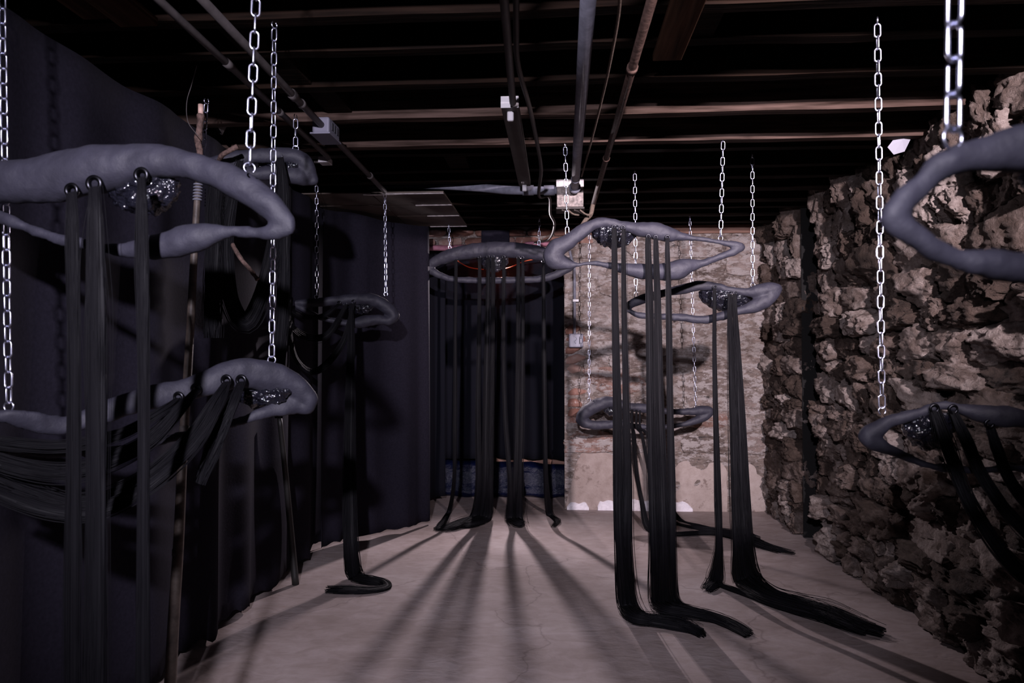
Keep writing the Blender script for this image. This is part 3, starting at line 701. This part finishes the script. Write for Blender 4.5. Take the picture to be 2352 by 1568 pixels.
hang(G_, 1688, 675, Y, 9, [(1693,800,14),(1700,960,22),(1708,1150,28),(1714,1250,34)], [(1722,1330,38),(1770,1368,34),(1840,1392,38),(1910,1420,40),(1960,1440,30),(1990,1450,10)], 73, nf=130, ns=60, fly=0.15)
lock(G_, [(1652,1338,12),(1690,1352,14),(1740,1370,18),(1790,1390,14)], 74, nf=40)
# --- H
H_, Yf = eye('small charcoal eye hung low against the pale back wall',
    [(1335,962,13),(1352,941,15),(1380,927,15),(1405,923,12),(1445,934,10),(1480,937,11),(1528,944,7),(1583,945,8),(1610,943,12),(1630,945,10),(1612,960,10),(1575,973,6),(1530,980,6),(1473,980,6),(1420,974,9),(1390,975,10),(1356,975,11)],
    [(1300, 4.85), (1700, 4.80)], (1410, 930, 28, 26), [(1452,938,4),(1462,939,4),(1470,940,4)], 8, 1.0)
Y = 4.78
hang(H_, 1452, 940, Y, 6, [(1456,1000,8),(1462,1080,9),(1474,1150,10)], [(1490,1212,12),(1540,1224,12),(1640,1222,14),(1720,1240,22),(1770,1256,18),(1825,1268,5)], 81, nf=60, ns=56)
hang(H_, 1462, 941, Y, 6, [(1474,1000,7),(1490,1080,8),(1508,1150,9)], [(1545,1196,10),(1600,1210,10),(1660,1216,12),(1720,1232,20),(1745,1236,14)], 82, nf=60, ns=56)
hang(H_, 1470, 942, Y, 5, [(1488,1000,6),(1512,1080,7),(1530,1140,8)], [(1560,1190,9),(1610,1205,9),(1670,1222,12),(1735,1246,20),(1790,1264,10)], 83, nf=50, ns=56)
# --- I: near eye at upper right
I_, Yf = eye('thick charcoal eye close to the bright top stones of the rubble wall',
    [(2050,500,26),(2075,463,26),(2112,428,27),(2155,388,33),(2218,360,36),(2276,350,42),(2352,345,54),(2450,340,58),(2560,370,50),(2640,430,40),(2690,490,33),(2610,570,34),(2500,612,35),(2400,622,36),(2352,618,36),(2276,606,33),(2218,599,28),(2142,573,26),(2085,534,25)],
    [(2000, 0.67), (2800, 0.70)], (2430, 390, 75, 80), [(2440,372,28),(2500,385,28)], 9, 0.8, voxel=0.004)
# --- J: lower right
J_, Yf = eye('charcoal eye with a bluish glossy iris hanging low before the rubble wall',
    [(1993,1003,20),(2015,985,18),(2050,966,14),(2100,953,13),(2140,938,11),(2175,932,10),(2215,940,14),(2255,950,21),(2300,956,25),(2352,961,19),(2420,975,16),(2500,1000,16),(2560,1032,13),(2480,1070,10),(2400,1080,9),(2323,1075,9),(2248,1080,9),(2168,1075,10),(2128,1067,8),(2090,1053,10),(2055,1038,11),(2020,1022,16)],
    [(1970, 1.90), (2600, 1.80)], (2132, 952, 58, 80), [(2146,938,11),(2189,940,11),(2272,973,11)], 10, 0.85)
lock(J_, [(2146,942,1.86,18),(2168,1010,1.84,28),(2198,1090,1.82,28),(2232,1165,1.80,28),(2288,1255,1.78,30),(2352,1322,1.76,34),(2440,1380,1.74,36)], 101, nf=80)
lock(J_, [(2189,944,1.86,18),(2218,1010,1.84,26),(2255,1090,1.82,26),(2300,1160,1.80,28),(2352,1218,1.78,30),(2440,1290,1.76,34)], 102, nf=80)
lock(J_, [(2272,976,1.85,16),(2290,1030,1.84,24),(2325,1110,1.82,26),(2372,1170,1.80,28),(2450,1240,1.78,30)], 103, nf=70)

# ------------------------------------------------------------------ chains
PITCH, WIRE = 0.034, 0.0022
def link_mesh():
    Lh, Wh = (PITCH + 2*WIRE)/2*0.97, 0.0078                  # half length / half width of the wire's centre line
    st = Lh - Wh; pts = []
    for i in range(9): a = math.pi*i/8; pts.append((Wh*math.cos(a), 0, st + Wh*math.sin(a)))
    for i in range(9): a = math.pi + math.pi*i/8; pts.append((Wh*math.cos(a), 0, -st + Wh*math.sin(a)))
    v = []; f = []; k = len(pts); s = 8
    for i in range(k):
        t = (Vector(pts[(i+1) % k]) - Vector(pts[i-1])).normalized(); nrm = Vector((0, 1, 0)); e = t.cross(nrm)
        for j in range(s):
            b_ = 2*math.pi*j/s; v.append(Vector(pts[i]) + e*WIRE*math.cos(b_) + nrm*WIRE*math.sin(b_))
    for i in range(k):
        for j in range(s): i2 = (i + 1) % k; f.append((i*s + j, i2*s + j, i2*s + (j+1) % s, i*s + (j+1) % s))
    me = bpy.data.meshes.new('link'); me.from_pydata([tuple(q) for q in v], [], f); me.update()
    me.polygons.foreach_set('use_smooth', [True]*len(me.polygons)); me.materials.append(M['metal']); return me
LINK = link_mesh()
hv, hf = torus_geo(0.0105, 0.0018, 24, 8, 0.82)
HOOK = bpy.data.meshes.new('hook'); HOOK.from_pydata([tuple(q) for q in hv], [], hf); HOOK.update(); HOOK.materials.append(M['metal'])
HOOK.polygons.foreach_set('use_smooth', [True]*len(HOOK.polygons))
def chain(label, top, bot, seed, hook_top=True):
    top, bot = Vector(top), Vector(bot); rr = random.Random(seed)
    d = bot - top; ln = d.length; n = max(2, round((ln - 0.02)/PITCH)); ax = d.normalized()
    root = empty('steel_chain', top); tag(root, label, 'chain', 'steel chains holding the eye sculptures')
    q = Vector((0, 0, -1)).rotation_difference(ax).to_matrix()
    base = rr.uniform(-0.3, 0.3); tw = rr.uniform(-0.02, 0.02)
    s = (ln - 0.02)/(n*PITCH)
    for i in range(n):
        c = top + ax*(0.01 + (i + 0.5)*PITCH*s)
        a = base + (math.pi/2 if i % 2 else 0) + tw*i + rr.uniform(-0.12, 0.12)
        fromdata('link', LINK, c, q @ Matrix.Rotation(a, 3, 'Z'), (1, 1, s), root)
    fromdata('hook', HOOK, bot - ax*0.002, q @ Matrix.Rotation(base + 0.3, 3, 'Z') @ Matrix.Rotation(0.9, 3, 'Y'), (1, 1, 1), root)
    if hook_top: fromdata('hook', HOOK, top + ax*0.0, q @ Matrix.Rotation(base + 1.3, 3, 'Z') @ Matrix.Rotation(-2.2, 3, 'Y'), (0.9, 1, 0.9), root)
def chp(label, x0, y0, x1, y1, Y0, Y1, seed, ztop=None):
    b_ = P(x1, y1, Y1); t = P(x0, y0, Y0)
    if ztop:                                                   # the chain runs on up to the joists out of the frame
        k = (ztop - b_.z)/(t.z - b_.z); t = b_ + (t - b_)*k
    chain(label, t, b_, seed)
chp('long bright chain to the downward end of the tilted eye', 5, 0, 20, 935, 1.45, 1.45, 1, ztop=2.1)
chp('large bright chain holding the end of the large eye with broad hair bands', 588, 0, 573, 388, 1.33, 1.33, 2, ztop=2.1)
chp('long chain to the raised end of the tilted eye', 630, 58, 624, 828, 1.87, 1.87, 3)
chp('short chain beside the cut top of the leaning twig pole', 474, 232, 466, 365, 2.36, 2.36, 4)
chp('short chain on the far end of the edge-on eye, under the left conduits', 679, 268, 679, 342, 2.50, 2.50, 5)
chp('thin chain between the edge-on eye and the partition eye', 727, 395, 727, 682, 3.64, 3.64, 6)
chp('thin chain from the conduit end to the tip of the partition eye', 884, 437, 886, 676, 3.82, 3.82, 7)
chp('short chain in front of the bricks on the curtain side of the doorway eye', 1030, 500, 1033, 568, 4.76, 4.76, 8)
chp('short chain in front of the bricks beside the loose cable', 1239, 505, 1238, 566, 4.76, 4.76, 9)
chp('chain hanging in front of the stained box on the ceiling pipe', 1298, 333, 1303, 545, 2.98, 2.98, 10)
chp('chain from a lit joist to the thin end of the twisted eye', 1661, 320, 1655, 548, 2.98, 2.98, 11)
chp('chain passing behind the twisted eye to the narrow tip of the slim eye', 1458, 395, 1461, 690, 3.50, 3.50, 12)
chp('chain to the thick end of the slim eye near the rubble wall corner', 1728, 358, 1729, 655, 3.44, 3.44, 13)
chp('thin chain along the pale wall beside the switch box', 1354, 470, 1353, 918, 4.85, 4.85, 14)
chp('thin slanting chain along the pale wall to the low eye', 1584, 482, 1598, 935, 4.80, 4.80, 15)
chp('long bright chain in front of the rubble wall to the bluish-iris eye', 2015, 48, 2026, 945, 1.92, 1.92, 16)
chp('short chain holding the eye close to the bright top stones', 2193, 0, 2188, 322, 0.67, 0.67, 17, ztop=2.1)

# ------------------------------------------------------------------ pipes, conduits and fittings under the ceiling
def pipe(name, label, cat, pts, r, m, rings=(), ringm=None, n=None):
    root = empty(name, pts[-1]); tag(root, label, cat)
    C = smooth_pts(pts, n) if n else [tuple(p) for p in pts]
    MB().tube(C, r, 14).build('pipe', m, root)
    for (t, L, k) in rings:
        a, b_ = Vector(pts[0]), Vector(pts[-1]); c = a.lerp(b_, t); d = (b_ - a).normalized()
        MB().tube([c - d*L/2, c + d*L/2], r*k, 14).build('coupling', ringm or m, root)
    return root
def zline(x0, y0, x1, y1, z): return [PZ(x0, y0, z), PZ(x1, y1, z)]
def extend_back(pts, y):
    a, b_ = pts; k = (y - b_.y)/(a.y - b_.y); return [b_ + (a - b_)*k, b_]
pipe('grey_pipe', 'straight grey painted pipe running into the stained box', 'pipe', extend_back(zline(1351, 0, 1320, 436, 2.045), 0.4), 0.0205, M['pipe_grey'], [(0.985, 0.03, 1.5), (0.93, 0.012, 1.12)])
pipe('rusty_pipe', 'rusty brown pipe slanting beside the grey pipe', 'pipe', extend_back(zline(1497, 0, 1360, 478, 2.05), 0.4), 0.0135, M['pipe_rust'], [(0.46, 0.03, 1.3), (0.72, 0.02, 1.2)])
pipe('steel_conduit', 'conduit along the ceiling ending in a pale bracket', 'conduit', extend_back(zline(365, 0, 755, 362, 2.06), 0.4), 0.011, M['conduit'], [(0.62, 0.04, 1.25), (0.78, 0.03, 1.2)])
pipe('steel_conduit', 'conduit along the ceiling passing through the small junction box', 'conduit', extend_back(zline(465, 0, 884, 440, 2.06), 0.4), 0.0125, M['conduit'], [(0.575, 0.035, 1.35), (0.60, 0.02, 1.3), (0.90, 0.03, 1.3)])
pipe('steel_conduit', 'dark conduit running into the end of the tube light fixture', 'conduit', extend_back(zline(1158, 0, 1178, 236, 2.055), 0.4), 0.012, M['cable'])
# bracket at the end of the first conduit
root = empty('conduit_bracket', P(748, 372, 3.06)); tag(root, 'pale metal bracket at the end of the ceiling conduit', 'bracket')
c = P(748, 370, 3.06); MB().box((c.x - 0.026, c.y - 0.03, c.z - 0.013), (c.x + 0.022, c.y + 0.03, c.z + 0.013)).build('plate', M['white_plastic'], root, False, 0.003)
c = P(722, 372, 3.06); MB().tube([c, c + Vector((0.045, 0, 0))], 0.006, 8).build('screw', M['conduit'], root)
# junction box
c = P(746, 296, 2.62); root = empty('junction_box', c); tag(root, 'small grey junction box on the ceiling conduit', 'junction box')
MB().box((c.x - 0.034, c.y - 0.05, c.z - 0.03), (c.x + 0.034, c.y + 0.08, c.z + 0.032)).build('housing', M['grey_plastic'], root, False, 0.008)
MB().box((c.x - 0.04, c.y - 0.058, c.z - 0.037), (c.x + 0.04, c.y + 0.085, c.z - 0.030)).build('lid', M['grey_plastic'], root, False, 0.002)
for k in range(3):
    MB().box((c.x + 0.033, c.y - 0.02 + k*0.03, c.z - 0.012), (c.x + 0.037, c.y - 0.008 + k*0.03, c.z + 0.018)).build('slot', M['ink'], root, False)
# stained box in the middle
yb = PZ(1320, 436, 2.045).y
lo, hi = P(1279, 475, yb), P(1340, 410, yb)
root = empty('pipe_box', P(1310, 475, yb)); tag(root, 'square stained box where the grey pipes meet', 'box')
MB().box((lo.x, yb, lo.z), (hi.x, yb + 0.12, hi.z)).build('housing', M['boxface'], root, False, 0.004)
MB().box((lo.x - 0.003, yb - 0.006, hi.z - 0.045), (hi.x + 0.002, yb, hi.z - 0.005)).build('seam_strip', M['tape'], root, False, 0.002)
MB().box((lo.x - 0.004, yb + 0.0, lo.z - 0.012), (hi.x + 0.006, yb + 0.125, lo.z)).build('base_tray', M['cable'], root, False, 0.003)
for k in range(4):
    c = P(1290 + k*14, 482, yb); MB().tube(smooth_pts([c, c + Vector((0.03, 0.02, -0.012*(k % 2) - 0.006)), c + Vector((0.06, 0.04, -0.02))], 8), 0.005, 6).build('wire_end', M['rope'] if k % 2 else M['cable'], root)
# horizontal grey pipe from the left
pts = [P(845, 432, 3.95), P(930, 428, 3.9), P(1020, 428, 3.85), P(1100, 431, 3.8), P(1180, 437, yb + 0.08), P(1284, 437, yb + 0.06)]
root = empty('grey_pipe', pts[-1]); tag(root, 'sagging grey pipe running sideways into the stained box', 'pipe')
MB().tube(smooth_pts(pts, 40), np.interp(np.linspace(0, 1, 40), [0, .3, .55, .75, 1], [0.007, 0.016, 0.022, 0.024, 0.021]), 14).build('pipe', M['pipe_grey'], root)
for xx in (1213, 1262):
    c = P(xx, 437, yb + 0.065); MB().tube([c - Vector((0.03, 0, 0)), c + Vector((0.03, 0, 0))], 0.028, 14).build('coupling', M['pipe_grey'], root)
# fluorescent fixture without a tube
a, b_ = PZ(1180, 248, 2.05), PZ(1199, 428, 2.05)
root = empty('tube_light_fixture', b_); tag(root, 'empty fluorescent tube fixture hung end-on from the ceiling', 'light fixture')
xm = (a.x + b_.x)/2
MB().box((xm - 0.031, a.y, 2.05), (xm + 0.031, b_.y, 2.085)).build('housing', M['fixture'], root, False, 0.004)
MB().box((xm - 0.032, a.y - 0.004, 2.05), (xm + 0.032, a.y, 2.092)).build('end_plate', M['white_plastic'], root, False, 0.001)
for yy in (a.y + 0.04, b_.y - 0.03):
    MB().box((xm - 0.012, yy - 0.008, 2.016), (xm + 0.012, yy + 0.008, 2.052)).build('lamp_holder', M['white_plastic'], root, False, 0.005)
for k in (-1, 1): MB().box((xm - 0.01 + k*0.004, b_.y - 0.09, 2.048), (xm - 0.004 + k*0.004, b_.y - 0.06, 2.051)).build('slot', M['tape'], root, False)
# cables
def cable(name, label, cat, pts, r, m, n=60):
    o = MB().tube(smooth_pts(pts, n), r, 8).build(name, m); return tag(o, label, cat)
cable('loose_cable', 'thick dark cable drooping past the tube fixture to the doorway', 'cable',
      [PZ(1186, -60, 2.085), PZ(1186, 60, 2.085), PZ(1190, 150, 2.085), PZ(1216, 245, 2.07), PZ(1234, 330, 2.05), PZ(1243, 390, 2.04), P(1238, 450, 3.7), P(1262, 452, 3.8), P(1264, 490, 4.2), P(1274, 515, 4.5), P(1262, 548, 4.9), P(1228, 558, 5.05)], 0.0085, M['cable'])
cable('thin_cable', 'thin slack cable between the grey and rusty pipes', 'cable', [PZ(1425, -40, 2.08), PZ(1420, 40, 2.08), PZ(1400, 150, 2.07), PZ(1382, 230, 2.08), PZ(1362, 310, 2.07), PZ(1336, 405, 2.05)], 0.0045, M['rope'])
cable('wire', 'hair-thin wire loop beside the black curtain top', 'wire', [PZ(452, 150, 2.1), P(440, 195, 2.2), P(429, 235, 2.2), P(432, 280, 2.2), P(455, 312, 2.2)], 0.0012, M['conduit'], 30)
cable('orange_cord', 'bright orange cord strung in the dark behind the doorway eye', 'cord', [P(990, 560, 5.5), P(1020, 573, 5.5), P(1060, 605, 5.5), P(1095, 617, 5.5), P(1160, 617, 5.5), P(1212, 598, 5.5), P(1290, 590, 5.5)], 0.004, M['orange'])
cable('rope_end', 'pale frayed rope hanging from the end of the rusty pipe', 'rope', [P(1362, 470, 3.72), P(1357, 492, 3.72), P(1345, 505, 3.7), P(1335, 520, 3.7), P(1312, 548, 3.7)], 0.012, M['rope'], 30)
# ceiling boards at the back left
root = empty('ceiling_board', (-1.05, 4.3, 2.085)); tag(root, 'brown board panel fixed under the joists above the partition', 'ceiling panel')
for (x0, x1) in ((-1.46, -1.06), (-1.055, -0.64)):
    for (y0, y1) in ((3.80, 4.10), (4.105, 4.42), (4.425, 4.80)):
        MB().box((x0, y0, 2.086 + R.uniform(-.003, .003)), (x1, y1, 2.096)).build('board', M['panel'], root, False, 0.002)
for (xa, xb, yy) in ((-1.1, -0.64, 3.80), (-0.86, -0.64, 4.10), (-0.85, -0.64, 4.42), (-0.90, -0.64, 4.79)):
    mb = MB(); n = 14
    for i in range(n + 1):
        x = xa + (xb - xa)*i/n; w = 0.012*(0.7 + 0.6*noise.noise((x*30, yy, 1)))
        mb.v += [(x, yy - w, 2.079), (x, yy + w, 2.079), (x, yy + w, 2.083), (x, yy - w, 2.083)]
    for i in range(n):
        for q in range(4): mb.f.append((i*4 + q, i*4 + 4 + q, i*4 + 4 + (q+1) % 4, i*4 + (q+1) % 4))
    mb.build('seam_tape', M['tape'], root)
# dim clamp lamp near the curtain top
c = P(522, 262, 2.75); root = empty('clamp_lamp', c); tag(root, 'unlit clamp lamp with conical shade in the dark near the ceiling', 'lamp')
d = Vector((-0.5, -0.2, -0.45)).normalized()
MB().tube([c + Vector((0.03, 0, 0.04)), c + d*0.02, c + d*0.07], [0.018, 0.03, 0.055], 20, False).build('shade', M['conduit'], root).modifiers.new('t', 'SOLIDIFY').thickness = 0.002
MB().tube(smooth_pts([c + Vector((0.03, 0, 0.04)), c + Vector((-0.01, 0, 0.07)), c + Vector((-0.05, 0, 0.06))], 12), 0.009, 8).build('arm', M['conduit'], root)

# ------------------------------------------------------------------ wall fittings
c = P(1323, 782, DB - 0.05); root = empty('switch_box', c); tag(root, 'grey electrical switch box with white label on the pale wall', 'switch box')
hs = MB().box((c.x - 0.053, DB - 0.075, c.z - 0.052), (c.x + 0.053, DB - 0.0, c.z + 0.052)).build('housing', M['grey_plastic'], root, False, 0.007)
MB().box((c.x - 0.019, DB - 0.0765, c.z - 0.040), (c.x + 0.017, DB - 0.0750, c.z + 0.040)).build('label', M['paper'], hs, False)
MB().tube([Vector((c.x + 0.026, DB - 0.079, c.z + 0.03 - 0.06*i/12 - 0.006*math.sin(i))) for i in range(13)], 0.0022, 6).build('scribble', M['ink'], hs)
MB().tube([Vector((c.x - 0.004 + 0.008*math.sin(i*0.55), DB - 0.0775, c.z + 0.024 - 0.048*i/12)) for i in range(13)], 0.0012, 6).build('scribble', M['ink'], hs)
for sx in (-1, 1):
    for sz in (-1, 1): MB().tube([Vector((c.x + sx*0.045, DB - 0.077, c.z + sz*0.044)), Vector((c.x + sx*0.045, DB - 0.07, c.z + sz*0.044))], 0.005, 8).build('screw', M['metal'], hs)
a = P(1318, 605, DB - 0.05); root = empty('wall_conduit', (c.x - 0.01, DB - 0.05, c.z + 0.05)); tag(root, 'grey conduit running down the pale wall to the switch box', 'conduit')
MB().tube(smooth_pts([(c.x - 0.045, DB - 0.03, a.z + 0.1), (c.x - 0.03, DB - 0.035, a.z + 0.03), (c.x - 0.012, DB - 0.04, a.z - 0.04), (c.x - 0.010, DB - 0.045, c.z + 0.2), (c.x - 0.010, DB - 0.045, c.z + 0.045)], 40), 0.0105, 10).build('pipe', M['pipe_grey'], root)
e = P(1326, 690, DB - 0.05); MB().box((c.x - 0.024, DB - 0.06, e.z - 0.01), (c.x + 0.022, DB - 0.02, e.z + 0.01)).build('clip', M['white_plastic'], root, False, 0.003)
# scrap of paper tucked on the rubble wall top
p0 = P(2066, 322, 3.02); mb = MB(); nn = 8
ol = [(-0.048, -0.028), (-0.018, -0.058), (0.022, -0.048), (0.05, 0.02), (0.058, 0.05), (0.0, 0.046), (-0.018, 0.03), (-0.03, -0.002)]
vs = [(p0.x + a, p0.y + 0.02*noise.noise((a*30, b2*30, 0)) - 0.03*a, p0.z + b2) for a, b2 in ol]
ctr = (p0.x, p0.y - 0.022, p0.z - 0.005)
mb.add(vs + [ctr], [(i, (i+1) % nn, nn) for i in range(nn)])
o = mb.build('paper_scrap', M['paper'], None, False); o.modifiers.new('t', 'SOLIDIFY').thickness = 0.0015
tag(o, 'crumpled white paper scrap stuck at the top of the rubble wall', 'paper')

# ------------------------------------------------------------------ pole, twigs and rod by the curtain
root = empty('leaning_pole', FL(386, 1650)); tag(root, 'tall weathered pole with a barked twig top leaning by the black curtain', 'pole')
top, foot = P(456, 410, 2.27), FL(386, 1652)
pp = [top.lerp(foot, t) + Vector((0.004*noise.noise((t*5, 1, 1)), 0, 0)) for t in np.linspace(0, 1, 30)]
MB().tube(pp, np.linspace(0.0105, 0.019, 30), 12).build('shaft', M['pole'], root)
tw = [P(461, 262, 2.27), P(459, 290, 2.27), P(455, 325, 2.27), P(459, 352, 2.27), P(456, 415, 2.27)]
C = smooth_pts(tw, 60); rad = [0.0105*(1 + 0.22*noise.noise((i*0.45, 2, 3)) + 0.35*math.exp(-((i - 26)/3.0)**2) + 0.3*math.exp(-((i - 3)/2.0)**2)) for i in range(60)]
MB().tube(C, rad, 12).build('twig', M['bark'], root)
MB().tube([P(461, 240, 2.27), P(461, 264, 2.27)], 0.0088, 12).build('cut_end', M['cutwood'], root)
for k in range(6):
    cc = top.lerp(foot, 0.012 + k*0.006); v, f = torus_geo(0.0125, 0.0035, 18, 6)
    mw = Matrix.Translation(cc) @ Matrix.Rotation(math.pi/2, 4, 'X'); meshobj('binding', [mw @ q for q in v], f, M['pipe_grey'], root)
for (t, L) in ((0.475, 0.03), (0.70, 0.02)):
    cc = top.lerp(foot, t); dd = (foot - top).normalized(); MB().tube([cc, cc + dd*L], 0.0165, 12).build('band', M['fixture'], root)
root = empty('forked_twig', P(540, 335, 2.3)); tag(root, 'crooked barked twig poking up behind the large eye', 'twig')
C = smooth_pts([P(546, 336, 2.30), P(525, 347, 2.30), P(506, 362, 2.33), P(494, 400, 2.44), P(505, 470, 2.50), P(527, 545, 2.40), P(552, 592, 2.29), P(574, 618, 2.29), P(592, 642, 2.29)], 70)
MB().tube(C, [0.0085*(1 + 0.3*noise.noise((i*0.4, 7, 3)))*(1 if i < 45 else 0.85) for i in range(70)], 10).build('branch', M['bark'], root)
o = MB().tube(smooth_pts([P(642, 960, 3.30), P(655, 1080, 3.36), P(668, 1220, 3.42), FL(679, 1342)], 20), np.linspace(0.012, 0.018, 20), 12).build('dark_rod', M['rod'])
tag(o, 'thin dark rod standing on the floor at the curtain hem', 'rod')
